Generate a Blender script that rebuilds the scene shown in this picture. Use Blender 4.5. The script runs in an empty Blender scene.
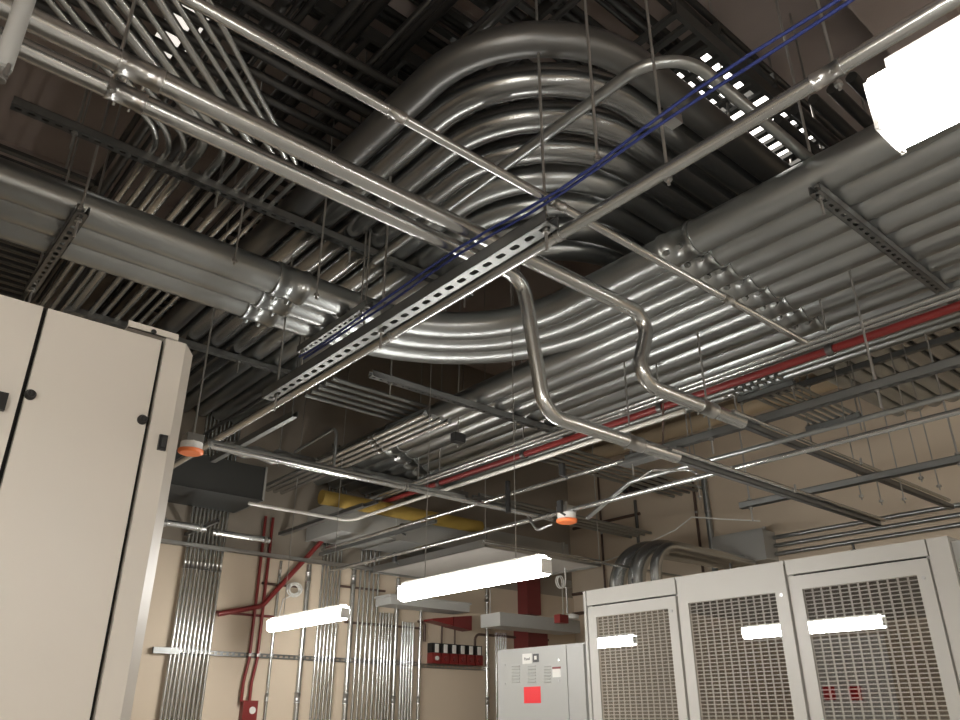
import bpy, bmesh, math, random
from mathutils import Vector, Matrix
random.seed(7)
S = bpy.context.scene
C = S.collection
# ---------------------------------------------------------------- camera
F_PX, PITCH, AZ, EYE = 777.0, math.atan(359/777.0), math.atan2(1003, 856.8), 1.6
cd = bpy.data.cameras.new('camera'); cam = bpy.data.objects.new('camera', cd); C.objects.link(cam)
cd.sensor_width = 36; cd.lens = 36*F_PX/960; cd.clip_start = 0.02; cd.clip_end = 100
cam.location = (0, 0, EYE); cam.rotation_euler = (math.pi/2+PITCH, 0, AZ-math.pi/2)
S.camera = cam
# ---------------------------------------------------------------- world and exposure
w = bpy.data.worlds.new('world'); S.world = w; w.use_nodes = True
w.node_tree.nodes['Background'].inputs[0].default_value = (0.9, 0.86, 0.8, 1)
w.node_tree.nodes['Background'].inputs[1].default_value = 0.05
S.view_settings.view_transform = 'Standard'; S.view_settings.look = 'None'
S.view_settings.gamma = 1; S.view_settings.use_curve_mapping = False
S.view_settings.exposure = 0.25
LAMP = 52.0            # strength of the fluorescent lenses

# ---------------------------------------------------------------- survey: a sight line met with a known plane
_F = Vector((math.cos(AZ)*math.cos(PITCH), math.sin(AZ)*math.cos(PITCH), math.sin(PITCH)))
_R = Vector((math.sin(AZ), -math.cos(AZ), 0)); _U = _R.cross(_F)
def at(px, py, x=None, y=None, z=None):
    r = _F*F_PX + _R*(px-480) + _U*(360-py)
    if x is not None: t = x/r.x
    elif y is not None: t = y/r.y
    else: t = (z-EYE)/r.z
    return Vector((r.x*t, r.y*t, EYE+r.z*t))

# ---------------------------------------------------------------- materials
def mat(name, col, rough=0.5, metal=0.0, noise=0.0, scale=6.0, emit=None, es=0, spec=0.5, bump=0.0, stretch=None, alpha=1, rnoise=0.0):
    m = bpy.data.materials.new(name); m.use_nodes = True
    nt = m.node_tree; b = nt.nodes['Principled BSDF']
    b.inputs['Base Color'].default_value = (*col, 1); b.inputs['Roughness'].default_value = rough
    b.inputs['Metallic'].default_value = metal; b.inputs['Specular IOR Level'].default_value = spec
    if alpha < 1: b.inputs['Alpha'].default_value = alpha
    if emit: b.inputs['Emission Color'].default_value = (*emit, 1); b.inputs['Emission Strength'].default_value = es
    if noise or bump or rnoise:
        tc = nt.nodes.new('ShaderNodeTexCoord'); mp = nt.nodes.new('ShaderNodeMapping')
        mp.inputs['Scale'].default_value = stretch or (1, 1, 1)
        nz = nt.nodes.new('ShaderNodeTexNoise'); nz.inputs['Scale'].default_value = scale; nz.inputs['Detail'].default_value = 5
        nt.links.new(tc.outputs['Object'], mp.inputs[0]); nt.links.new(mp.outputs[0], nz.inputs['Vector'])
        if noise:
            mx = nt.nodes.new('ShaderNodeMix'); mx.data_type = 'RGBA'
            mx.inputs['A'].default_value = (*[max(0, c*(1-noise)) for c in col], 1)
            mx.inputs['B'].default_value = (*[min(1, c*(1+noise)) for c in col], 1)
            nt.links.new(nz.outputs['Fac'], mx.inputs['Factor']); nt.links.new(mx.outputs['Result'], b.inputs['Base Color'])
        if rnoise:
            mr = nt.nodes.new('ShaderNodeMapRange')
            mr.inputs['From Min'].default_value = 0.3; mr.inputs['From Max'].default_value = 0.7
            mr.inputs['To Min'].default_value = max(0.02, rough-rnoise); mr.inputs['To Max'].default_value = rough+rnoise
            nt.links.new(nz.outputs['Fac'], mr.inputs['Value']); nt.links.new(mr.outputs[0], b.inputs['Roughness'])
        if bump:
            bp = nt.nodes.new('ShaderNodeBump'); bp.inputs['Strength'].default_value = bump; bp.inputs['Distance'].default_value = 0.01
            nt.links.new(nz.outputs['Fac'], bp.inputs['Height']); nt.links.new(bp.outputs[0], b.inputs['Normal'])
    return m
M = dict(
  galv=mat('galvanized_steel', (.39,.405,.40), .31, .92, .05, 3),
  emt=mat('bright_conduit_steel', (.56,.57,.56), .25, .95, .04, 4),
  mid=mat('mid_grey_conduit_steel', (.31,.315,.31), .24, .92, .05, 3),  # medium grey tone for some of the sweeping elbows
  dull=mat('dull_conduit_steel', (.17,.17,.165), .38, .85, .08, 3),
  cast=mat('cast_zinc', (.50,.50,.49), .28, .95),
  deep=mat('darkest_conduit_steel', (.07,.068,.065), .45, .7, .1, 3),  # darkest conduit tone, for the high layers
  strut=mat('strut_steel', (.25,.255,.25), .42, .8, .08, 6),
  rod=mat('threaded_rod_steel', (.42,.41,.39), .4, .8),
  dark=mat('blackened_steel', (.045,.045,.045), .5, .4),
  cab=mat('grey_cabinet_paint', (.52,.505,.47), .42, 0, .03, 2),
  ivory=mat('ivory_cabinet_paint', (.60,.56,.50), .4, 0, .02, 2),
  perf=mat('pale_perforated_sheet', (.80,.78,.72), .35, 0),
  gap=mat('gasket_and_shadow_black', (.01,.01,.01), .8),
  blk=mat('black_plastic', (.015,.015,.015), .3),
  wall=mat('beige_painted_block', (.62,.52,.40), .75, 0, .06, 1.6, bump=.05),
  upper=mat('shade_toned_upper_wall', (.33,.29,.24), .85, 0, .2, 2),  # shade above the wall line put into a darker wall colour
  deck=mat('brown_concrete_deck', (.40,.34,.31), .85, 0, .25, 1.5, bump=.1),
  floor=mat('grey_floor', (.42,.40,.37), .4, 0, .08, 3),
  red=mat('red_paint', (.20,.022,.02), .35, 0, .1, 8),
  dred=mat('dark_red_paint', (.17,.03,.028), .5, 0, .1, 8),
  bred=mat('bright_red_vinyl', (.85,.03,.04), .4),
  blue=mat('blue_cable_jacket', (.022,.035,.16), .45),
  brown=mat('brown_painted_conduit', (.10,.06,.045), .5),
  yellow=mat('yellow_brown_pipe_wrap', (.30,.20,.04), .6, 0, .15, 6),
  orange=mat('orange_dust_cover', (.80,.20,.06), .45),
  white=mat('white_plastic', (.75,.74,.70), .4),
  whitem=mat('white_enamel', (.75,.73,.68), .35),
  panel=mat('grey_panel_paint', (.42,.42,.40), .4, 0, .03, 3),
  duct=mat('dark_grey_duct', (.06,.062,.06), .5, .3, .1, 2),
  foil=mat('foil_duct', (.60,.60,.58), .35, .85, .15, 14, bump=.5),
  gduct=mat('galvanized_duct', (.42,.42,.40), .5, .25, .1, 3),
  ltape=mat('pale_pipe_insulation', (.60,.48,.32), .7, 0, .08, 4),
  
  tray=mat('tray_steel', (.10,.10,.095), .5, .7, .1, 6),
  sheet=mat('white_drip_pan', (.72,.70,.66), .3, 0, .04, 2),
  lens=mat('fluorescent_lens', (.9,.9,.88), .4, emit=(1,.975,.93), es=LAMP),
  dimglow=mat('dim_slot_glow', (.9,.9,.88), .4, emit=(1,.93,.84), es=.8),
  slotglow=mat('slot_glow', (.9,.9,.88), .4, emit=(1,.95,.88), es=4),
)

def glass_mat():
    m = bpy.data.materials.new('clear_window_glass'); m.use_nodes = True; nt = m.node_tree; nt.nodes.clear()
    o = nt.nodes.new('ShaderNodeOutputMaterial'); mx = nt.nodes.new('ShaderNodeMixShader')
    tr = nt.nodes.new('ShaderNodeBsdfTransparent'); gl = nt.nodes.new('ShaderNodeBsdfGlossy')
    gl.inputs['Roughness'].default_value = .015; gl.inputs['Color'].default_value = (.95,.95,.95,1)
    tr.inputs['Color'].default_value = (1,1,1,1)
    mx.inputs[0].default_value = .30
    nt.links.new(tr.outputs[0], mx.inputs[1]); nt.links.new(gl.outputs[0], mx.inputs[2]); nt.links.new(mx.outputs[0], o.inputs[0])
    return m
M['mirror'] = glass_mat()

# ---------------------------------------------------------------- mesh building
class MB:
    def __init__(s): s.v = []; s.f = []; s.sm = []
    def add(s, vs, fs, smooth=False):
        o = len(s.v); s.v += [tuple(v) for v in vs]; s.f += [tuple(i+o for i in f) for f in fs]; s.sm += [smooth]*len(fs); return s
    def box(s, a, b, rz=0, c=None):
        x0,x1 = sorted((a[0],b[0])); y0,y1 = sorted((a[1],b[1])); z0,z1 = sorted((a[2],b[2]))
        vs = [Vector(p) for p in ((x0,y0,z0),(x1,y0,z0),(x1,y1,z0),(x0,y1,z0),(x0,y0,z1),(x1,y0,z1),(x1,y1,z1),(x0,y1,z1))]
        return s.add(vs, [(0,3,2,1),(4,5,6,7),(0,1,5,4),(1,2,6,5),(2,3,7,6),(3,0,4,7)])
    def sweep(s, pts, r, n=12, radii=None, caps=True):
        pts = [Vector(p) for p in pts]; m = len(pts)
        up = None; rings = []
        for i, p in enumerate(pts):
            t = (pts[min(i+1,m-1)] - pts[max(i-1,0)]).normalized()
            if up is None:
                up = Vector((0,0,1)) if abs(t.z) < .9 else Vector((1,0,0))
            a = (up - t*up.dot(t)).normalized(); b = t.cross(a); up = a
            k = 1.0
            if 0 < i < m-1:
                d0 = (p-pts[i-1]).normalized(); d1 = (pts[i+1]-p).normalized()
                k = 1/max(.5, math.cos(d0.angle(d1)/2))
            rr = radii[i] if radii else r*min(k, 1.05)
            rings.append([p + a*(rr*math.cos(2*math.pi*j/n)) + b*(rr*math.sin(2*math.pi*j/n)) for j in range(n)])
        vs = [v for g in rings for v in g]
        fs = [(i*n+j, i*n+(j+1)%n, (i+1)*n+(j+1)%n, (i+1)*n+j) for i in range(m-1) for j in range(n)]
        s.add(vs, fs, True)
        if caps:
            s.add(rings[0], [tuple(reversed(range(n)))]); s.add(rings[-1], [tuple(range(n))])
        return s
    def build(s, name, m, parent=None, base=None):
        me = bpy.data.meshes.new(name)
        if parent is not None:
            org = WORLD[parent.name]
        else:
            org = Vector(base) if base is not None else Vector(s.v[0])
        me.from_pydata([tuple(Vector(v)-org) for v in s.v], [], s.f)
        me.polygons.foreach_set('use_smooth', s.sm); me.materials.append(m)
        o = bpy.data.objects.new(name, me); C.objects.link(o)
        if parent is not None: o.parent = parent; WORLD[o.name] = org
        else: o.location = org; WORLD[o.name] = org
        return o
WORLD = {}
def fillet(pts, R, n=7):
    pts = [Vector(p) for p in pts]; out = [pts[0]]
    for i in range(1, len(pts)-1):
        a, b, c = pts[i-1], pts[i], pts[i+1]
        u = (a-b).normalized(); v = (c-b).normalized(); ang = u.angle(v)
        RR = R[i-1] if isinstance(R, (list, tuple)) else R
        if ang > 3.1: out.append(b); continue
        d = min(RR/math.tan(ang/2), (a-b).length*.48, (c-b).length*.48) if not isinstance(R,(list,tuple)) else min(RR/math.tan(ang/2), (a-b).length*.98, (c-b).length*.98)
        rad = d*math.tan(ang/2); bis = (u+v).normalized(); ctr = b + bis*(rad/math.sin(ang/2))
        s0 = b+u*d-ctr; s1 = b+v*d-ctr; tot = s0.angle(s1)
        for k in range(n+1):
            t = k/n; out.append(ctr + (s0*math.sin((1-t)*tot) + s1*math.sin(t*tot))/math.sin(tot))
    out.append(pts[-1]); return out
def tag(o, label, cat, group=None, kind=None):
    if kind: o['kind'] = kind
    if label: o['label'] = label
    if cat: o['category'] = cat
    if group: o['group'] = group
    return o
def thing(name, loc, label, cat, group=None):
    o = bpy.data.objects.new(name, None); C.objects.link(o); o.location = loc; o.empty_display_size = .1
    WORLD[o.name] = Vector(loc); return tag(o, label, cat, group)
def struct(name, mb, m, base=(0,0,0)):
    return tag(mb.build(name, m, base=base), None, None, kind='structure')
_T = ['twenty-'+w_ for w_ in ('first','second','third','fourth','fifth','sixth','seventh','eighth','ninth')]+['thirtieth']
ORD = ['first','second','third','fourth','fifth','sixth','seventh','eighth','ninth','tenth','eleventh','twelfth','thirteenth','fourteenth','fifteenth','sixteenth','seventeenth','eighteenth','nineteenth','twentieth']+_T

def add_coupling(parent, p, d, r, L=.12, collar=True):
    """a set-screw coupling round a conduit at p, along direction d"""
    p = Vector(p); d = Vector(d).normalized(); h = d*(L/2); mb = MB()
    mb.sweep([p-h, p-h*.72, p-h*.70, p+h*.70, p+h*.72, p+h], r, 14, radii=[r*1.13, r*1.13, r*1.06, r*1.06, r*1.13, r*1.13])
    side = d.cross(Vector((0,0,1)))
    side = side.normalized() if side.length > .1 else Vector((1,0,0))
    for q in (-.4, .4):
        c = p + h*q
        mb.sweep([c + (Vector((0,0,-1))*.6+side*.8*(-1)).normalized()*r*1.0, c + (Vector((0,0,-1))*.6+side*.8*(-1)).normalized()*(r*1.38)], r*.16, 6)
    return mb.build('coupling', M['galv' if r > .06 else 'cast'], parent)
def add_strap(parent, p, d, r):
    """two-piece strut clamp round a conduit"""
    p = Vector(p); d = Vector(d).normalized(); mb = MB()
    mb.sweep([p-d*.012, p+d*.012], r*1.12, 14)
    side = d.cross(Vector((0,0,1)));
    if side.length < .1: side = Vector((1,0,0))
    side.normalize()
    mb.sweep([p+side*r*1.15-Vector((0,0,1))*.01, p+side*r*1.15+Vector((0,0,1))*.03], .007, 6)
    return mb.build('strap', M['cast'], parent)
def conduit(pts, r, label, group=None, m='galv', R=None, name='conduit', cat='conduit', n=12, couplings=(), straps=(), fn=7):
    path = fillet(pts, R, fn) if R else [Vector(p) for p in pts]
    base = path[0].copy()
    if not couplings and not straps:
        return tag(MB().sweep(path, r, n).build(name, M[m], base=base), label, cat, group)
    t = thing(name, base, label, cat, group)
    MB().sweep(path, r, n).build('tube', M[m], t)
    for p, d in couplings: add_coupling(t, p, d, r, L=max(.07, r*2.2 if r > .06 else r*3.6))
    for p, d in straps: add_strap(t, p, d, r)
    return t
def strut_mesh(mb, p, q, wd=.045, ht=.045, slot=True, pitch=.06):
    """C channel from p to q (horizontal, open side up), slotted web facing down"""
    p = Vector(p); q = Vector(q); d = (q-p).normalized(); sd = Vector((-d.y, d.x, 0)); L = (q-p).length; up = Vector((0,0,1))
    def P(a, b, c): return p + d*a + sd*b + up*c
    h = wd/2; th = .004
    for sgn in (-1, 1):
        a0, a1 = h*sgn, (h-th)*sgn
        vs = [P(0,a0,0),P(L,a0,0),P(L,a0,ht),P(0,a0,ht),P(0,a1,0),P(L,a1,0),P(L,a1,ht),P(0,a1,ht)]
        mb.add(vs, [(0,1,2,3),(4,7,6,5),(0,4,5,1),(3,2,6,7),(0,3,7,4),(1,5,6,2)])
        b1 = (h-.011)*sgn
        mb.add([P(0,a0,ht),P(L,a0,ht),P(L,b1,ht),P(0,b1,ht),P(0,a0,ht-th),P(L,a0,ht-th),P(L,b1,ht-th),P(0,b1,ht-th)],
               [(0,1,2,3),(4,7,6,5),(0,4,5,1),(3,2,6,7),(0,3,7,4),(1,5,6,2)])
    if not slot:
        vs = [P(0,-h,0),P(L,-h,0),P(L,h,0),P(0,h,0),P(0,-h,th),P(L,-h,th),P(L,h,th),P(0,h,th)]
        mb.add(vs, [(0,3,2,1),(4,5,6,7),(0,1,5,4),(1,2,6,5),(2,3,7,6),(3,0,4,7)]); return mb
    n = max(1, round(L/pitch)); c = L/n
    for zz in (0, th):
        for i in range(n):
            o = c*i; m0, m1 = o+c*.22, o+c*.78; w2 = h*.36; ch = w2*.55
            O = [P(o,-h,zz),P(o+c,-h,zz),P(o+c,h,zz),P(o,h,zz)]
            I = [P(m0+ch,-w2,zz),P(m1-ch,-w2,zz),P(m1,-w2+ch,zz),P(m1,w2-ch,zz),P(m1-ch,w2,zz),P(m0+ch,w2,zz),P(m0,w2-ch,zz),P(m0,-w2+ch,zz)]
            fs = [(0,1,5,4),(1,6,5),(1,2,7,6),(2,8,7),(2,3,9,8),(3,10,9),(3,0,11,10),(0,4,11)]
            if zz == 0: fs = [tuple(reversed(f)) for f in fs]
            mb.add(O+I, fs)
    return mb
CEIL = 5.8
def add_rod(parent, x, y, z0, z1=CEIL, r=.0065, stub=.10):
    MB().sweep([(x,y,z0-stub),(x,y,z1)], r, 6, caps=True).build('threaded_rod', M['rod'], parent)
    for dz in (-.008, .055): MB().sweep([(x,y,z0+dz-.007),(x,y,z0+dz+.007)], .016, 6).build('nut', M['cast'], parent)
def trapeze(p, q, rods, label, group='trapeze hangers under the conduit banks', slot=True, ztop=CEIL, name='trapeze_hanger', wd=.045, stub=.10, m='strut'):
    t = thing(name, p, label, 'hanger', group)
    strut_mesh(MB(), p, q, slot=slot, wd=wd).build('channel', M[m], t)
    p = Vector(p); q = Vector(q)
    for k in rods:
        c = p.lerp(q, k); add_rod(t, c.x, c.y, c.z, ztop, stub=stub)
    return t
def rod(px, py, z0, label, z1=CEIL, r=.006, group='loose threaded rods hanging from the deck'):
    p = at(px, py, z=z0)
    t = thing('threaded_rod', p, label, 'rod', group)
    MB().sweep([(p.x,p.y,z0),(p.x,p.y,z1)], r, 6).build('shaft', M['rod'], t)
    nb = MB(); nb.sweep([(p.x,p.y,z0+.02),(p.x,p.y,z0+.035)], .015, 6); nb.build('nut', M['cast'], t)
    return t

# ================================================================ the room
XW, YW, XL, YB = 7.7, 7.15, -3.4, -4.2
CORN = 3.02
struct('floor', MB().box((XL-.1,YB-.1,-.1),(XW+.1,YW+.1,0)), M['floor'])
struct('ceiling', MB().box((XL-.1,YB-.1,CEIL),(XW+.1,YW+.1,CEIL+.15)), M['deck'])
struct('wall_back', MB().box((XL,YW,0),(XW,YW+.15,CORN)), M['wall'])
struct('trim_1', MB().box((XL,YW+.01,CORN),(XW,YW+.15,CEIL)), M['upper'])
struct('wall_right', MB().box((XW,YB,0),(XW+.15,YW+.15,CEIL)), M['wall'])
struct('wall_left', MB().box((XL-.15,YB,0),(XL,YW+.15,CORN)), M['wall'])
struct('wall_front', MB().box((XL,YB-.15,0),(XW,YB,CORN)), M['wall'])
struct('trim_8', MB().box((XL-.15,YB,CORN),(XL-.01,YW+.15,CEIL)), M['upper'])  # dark colour here keeps the upper cabinet windows mirroring dark
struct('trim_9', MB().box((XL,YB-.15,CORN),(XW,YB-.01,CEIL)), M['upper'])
k = 0
for yy, wd_, dp in ((-2.6,.35,.35),(-.9,.35,.35),(.75,.35,.35),(2.6,.35,.35),(4.4,.35,.35),(6.2,.35,.35)):
    k += 1
    struct('trim_%d' % (k+1), MB().box((XL,yy,CEIL-dp),(XW,yy+wd_,CEIL)), M['deck'])

# ================================================================ luminaires
def luminaire(x, y0, y1, z, label, rods=True, lens='lens', wd=.085, axis='y', group='fluorescent strip luminaires', ztop=CEIL):
    t = thing('fluorescent_luminaire', (x, y0, z), label, 'light', group)
    hw = wd/2
    def T(a, b): return (a[0], a[1], a[2]) if axis == 'y' else (x+(a[1]-y0), y0+(a[0]-x), a[2])
    def bx(mb, a, b): return mb.box(T(a,0), T(b,0))
    bx(MB(), (x-hw*.75,y0+.03,z+.076),(x+hw*.75,y1-.03,z+.095)).build('housing', M['whitem'], t)
    mb = MB(); n = 9
    prof = [(-hw*.85, .075), (-hw, .06)] + [(-hw*math.cos(math.pi*i/n), .03-.05*math.sin(math.pi*i/n)) for i in range(n+1)] + [(hw, .06), (hw*.85, .075)]
    vs = []; m_ = len(prof)
    for yy in (y0+.006, y1-.006): vs += [T((x+a, yy, z+b), 0) for a, b in prof]
    mb.add(vs, [(i, i+1, m_+i+1, m_+i) for i in range(m_-1)] + [(m_-1, 0, m_, 2*m_-1)], True)
    mb.add(vs, [tuple(range(m_)), tuple(range(2*m_-1, m_-1, -1))])
    mb.build('lens', M[lens], t)
    for ya, yb in ((y0, y0+.006), (y1-.006, y1)):
        bx(MB(), (x-hw*.9,ya,z-.008),(x+hw*.9,yb,z+.07)).build('end_cap', M['white'], t)
    if rods:
        for yy in (y0+(y1-y0)*.18, y0+(y1-y0)*.82):
            a = T((x, yy, 0), 0)
            MB().sweep([(a[0],a[1],z+.085),(a[0],a[1],ztop)], .003, 5).build('suspension_wire', M['rod'], t)
    return t
p0, p1 = at(540,570,z=2.3), at(412,601,z=2.3)
luminaire((p0.x+p1.x)/2-.02, p0.y+.02, p1.y-.05, 2.3, 'bright fluorescent strip light hanging low in front of the white drip pan')
p0, p1 = at(343,617,z=2.3), at(272,630,z=2.3)
luminaire((p0.x+p1.x)/2, p0.y, p1.y, 2.3, 'small fluorescent strip light in front of the vertical wall conduits and red pipes')
p0 = at(882,138,z=2.3)
luminaire(p0.x+.005, p0.y-1.22, p0.y-.005, 2.3, 'glaring white strip light at the upper right corner, nearest of all')
# added unseen luminaires beyond the frame, brightening the cabinets and walls
for x, y, lab in ((-.75,-.35,'left of the viewer, in front of the ivory cabinet doors'),(.88,-3.4,'behind the viewer, in line with the glaring one'),
        (2.98,-2.6,'before the perforated cabinets, far out to the right'),(-2.4,-1.2,'far out to the left of the viewer'),(6.7,-2.6,'behind the perforated cabinets, far out to the right')):
    luminaire(x, y, y+1.22, 2.3, 'added unseen strip light '+lab, group='added unseen strip lights outside the picture')

# ================================================================ right-hand perforated cabinets
CX = 4.93
def cy(px, py): return at(px, py, x=CX).y
def cz(px, py): return at(px, py, x=CX).z
ZT = 2.553
yb = [cy(583,594), cy(675,582), cy(784,562), cy(925,540)]     # left edge ... right edge
def perforated(mb, x, ya, yb_, z0, z1, nc, pz, fy=.78, fz=.72):
    cw = (yb_-ya)/nc; nr = max(1, round((z1-z0)/pz)); ch = (z1-z0)/nr
    for i in range(nc):
        for j in range(nr):
            a, b = ya+cw*i, z0+ch*j
            u0, u1 = a+cw*(1-fy)/2, a+cw*(1+fy)/2; v0, v1 = b+ch*(1-fz)/2, b+ch*(1+fz)/2
            vs = [(x,a,b),(x,a+cw,b),(x,a+cw,b+ch),(x,a,b+ch),(x,u0,v0),(x,u1,v0),(x,u1,v1),(x,u0,v1)]
            mb.add(vs, [(0,4,5,1),(1,5,6,2),(2,6,7,3),(3,7,4,0)])
    return mb
def perf_cabinet(y0, y1, win, head, label, nc, side=False):
    """y0 < y1; win=(ya,yb,ztop)"""
    D = .95
    t = thing('equipment_cabinet', (CX, y0, 0), label, 'cabinet', 'grey cabinets with perforated doors along the right')
    b = MB(); g = .004
    b.box((CX+.03,y0+g,.0),(CX+D,y0+.025,ZT)); b.box((CX+.03,y1-.025,.0),(CX+D,y1-g,ZT))
    b.box((CX+.0,y0+g,ZT-.02),(CX+D,y1-g,ZT)); b.box((CX+.03,y0+g,0),(CX+D,y1-g,.1)); b.box((CX+D-.02,y0+g,0),(CX+D,y1-g,ZT))
    b.build('body', M['cab'], t)
    dz1 = ZT-.02
    if head:
        MB().box((CX,y0+g,head+.006),(CX+.03,y1-g,ZT-.02)).build('header_panel', M['cab'], t)
        dz1 = head-.006
    dr = MB(); a, b_, zt = win; zb = .35
    dr.box((CX,y0+.012,.12),(CX+.03,a,dz1)); dr.box((CX,b_,.12),(CX+.03,y1-.012,dz1))
    dr.box((CX,a,zt),(CX+.03,b_,dz1)); dr.box((CX,a,.12),(CX+.03,b_,zb))
    d = dr.build('door', M['cab'], t)
    perforated(MB(), CX+.016, a, b_, zb, zt, nc, .0238).build('perforated_panel', M['perf'], d)
    MB().box((CX+.002,a,zb),(CX+.005,b_,zt)).build('window_pane', M['mirror'], d)
    MB().box((CX+.04,y0+.03,.1),(CX+.05,y1-.03,ZT-.03)).build('inner_shadow_board', M['gap'], t)  # black sheet standing in for the dark inside the cabinet
    MB().sweep([(CX-.004,y0+.055,zt-.02),(CX+.01,y0+.055,zt-.02)], .012, 8).build('latch', M['cast'], d)
    hb = MB(); hx = CX+.06; hy = (y0+y1)/2
    hb.sweep([(hx,hy,ZT),(hx,hy,ZT+.012)], .02, 8); hb.sweep([(hx,hy,ZT+.012),(hx,hy,ZT+.05)], .008, 8)
    hb.build('lifting_eye', M['dark'], t)
    return t
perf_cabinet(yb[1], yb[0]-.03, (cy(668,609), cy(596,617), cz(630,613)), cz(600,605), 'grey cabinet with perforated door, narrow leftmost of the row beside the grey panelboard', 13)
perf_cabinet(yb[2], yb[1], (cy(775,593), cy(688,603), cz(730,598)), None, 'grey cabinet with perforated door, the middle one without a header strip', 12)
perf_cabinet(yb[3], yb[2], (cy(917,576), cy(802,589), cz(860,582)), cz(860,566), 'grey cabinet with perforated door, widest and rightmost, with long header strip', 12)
# plain grey end unit to the right of the row
t = thing('end_cabinet', (CX, cy(962,548)-.8, 0), 'plain grey cabinet end unit at the right edge of the picture', 'cabinet')
ye = cy(925,540)
eb = MB(); eb.box((CX+.0,ye-.12,0),(CX+.95,ye-.004,ZT)); eb.build('corner_post', M['cab'], t)
eb = MB(); eb.box((CX+.03,ye-.9,0),(CX+.95,ye-.124,ZT-.03)); s_ = eb.build('body', M['panel'], t)
MB().sweep([(CX+.018,ye-.19,ZT-.30),(CX+.03,ye-.19,ZT-.30)], .012, 8).build('latch', M['blk'], t)
MB().box((CX+.05,yb[0]-.028,0),(CX+.9,yb[0],ZT-.01)).build('filler_strip', M['cab'], t) if False else None
tag(MB().box((CX+.0,yb[0]-.026,0),(CX+.9,yb[0]+.0,ZT-.002)).build('filler_panel', M['cab'], base=(CX,yb[0],0)), 'narrow grey filler panel closing the left end of the perforated cabinet row', 'panel')

# ================================================================ panelboard
PZ = cz(530,647)
pa, pm = cy(566,644), cy(497,651); pr = yb[0]+.03
t = thing('panelboard', (CX, pr, 0), 'light grey electrical panelboard with a red sticker, left of the perforated cabinets', 'electrical panel')
MB().box((CX+.03,pr,.3),(CX+.32,pm,PZ)).build('enclosure', M['panel'], t)
cov = MB().box((CX,pa+.004,.34),(CX+.03,pm-.008,PZ-.01)).build('cover', M['panel'], t)
MB().box((CX+.004,pr+.002,.34),(CX+.03,pa-.002,PZ-.01)).build('side_trim', M['panel'], t)
def stick(name, px0, py0, px1, py1, m, parent, d=.003, x=CX):
    a, b = at(px0,py0,x=x), at(px1,py1,x=x)
    return MB().box((x-d,a.y,a.z),(x,b.y,b.z)).build(name, M[m], parent)
lb = stick('label', 522.5, 654, 532, 663.5, 'white', cov)
stick('logo_plate', 533, 654, 539, 662, 'blk', cov)
stick('logo_mark', 534.5, 656, 537, 659.5, 'white', lb, d=.005)
stick('warning_sticker', 524, 687, 541, 703, 'bred', cov)
stick('notice_sticker', 552.5, 668.5, 561, 677, 'white', cov); stick('notice_band', 552.5, 667, 560.8, 668.6, 'red', cov, d=.004)
for cxp in ((512,520),(528,536),(544.5,551)):
    lm = MB()
    for i in range(6):
        a = at(cxp[0], 666+i*3.1, x=CX); b = at(cxp[1], 665.2+i*3.1, x=CX)
        y0_, y1_ = b.y, a.y; z_ = a.z
        lm.add([(CX,y0_,z_),(CX,y1_,z_),(CX-.008,y1_,z_-.008),(CX-.008,y0_,z_-.008),(CX,y0_,z_-.012),(CX,y1_,z_-.012)], [(0,1,2,3),(3,2,5,4),(0,3,4),(1,5,2)])
    lm.build('louver_bank', M['panel'], cov)
for px, py in ((505,665),(505,684),(559,660),(559,681)):
    a = at(px,py,x=CX); MB().sweep([a-Vector((.006,0,0)), a], .008, 8).build('screw', M['cast'], cov)
tx = bpy.data.curves.new('label_text', 'FONT'); tx.body = 'Panel'; tx.size = .034; tx.align_x = 'CENTER'; tx.align_y = 'CENTER'; tx.extrude = .0005
a = at(527.3, 659, x=CX); to = bpy.data.objects.new('tmp', tx); C.objects.link(to)
bpy.context.view_layer.update(); dg = bpy.context.evaluated_depsgraph_get()
me = bpy.data.meshes.new_from_object(to.evaluated_get(dg)); bpy.data.objects.remove(to)
me.transform(Matrix.Translation(Vector((CX-.0045, a.y, a.z))-WORLD[lb.name]) @ Matrix.Rotation(-math.pi/2, 4, 'Z') @ Matrix.Rotation(math.pi/2, 4, 'X'))
me.materials.clear(); me.materials.append(M['blk'])
lt = bpy.data.objects.new('lettering', me); C.objects.link(lt); lt.parent = lb

# ================================================================ left ivory cabinet
LY = 2.12; LT = 2.60
t = thing('switchgear_cabinet', (.71, LY, 0), 'tall ivory switchgear cabinet filling the left foreground', 'cabinet')
MB().box((-1.2,LY+.03,0),(.655,LY+.95,LT)).build('body', M['ivory'], t)
x1 = at(165,336,y=LY).x; x0 = at(46,308,y=LY).x
def door(xa, xb):
    d = MB(); e = .006
    d.box((xa+e,LY,.08),(xb-e,LY+.028,LT-.012)); return d.build('door', M['ivory'], t)
dA = door(x0, x1); dB = door(x0-(x1-x0), x0); door(x0-2*(x1-x0)-.02, x0-(x1-x0))
MB().box((-1.2,LY+.02,.05),(x1+.004,LY+.032,LT-.004)).build('gasket', M['gap'], t)
post = MB(); xe = at(198,351,y=LY).x; xc = at(186,346,y=LY).x
post.add([(x1+.006,LY,0),(xc,LY,0),(xe,LY+.04,0),(xe,LY+.95,0),(x1+.006,LY+.95,0),
          (x1+.006,LY,LT),(xc,LY,LT),(xe,LY+.04,LT-.012),(xe,LY+.95,LT-.012),(x1+.006,LY+.95,LT)],
         [(0,1,6,5),(1,2,7,6),(2,3,8,7),(3,4,9,8),(4,0,5,9),(5,6,7,8,9),(4,3,2,1,0)])
po = post.build('corner_post', M['ivory'], t)
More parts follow.
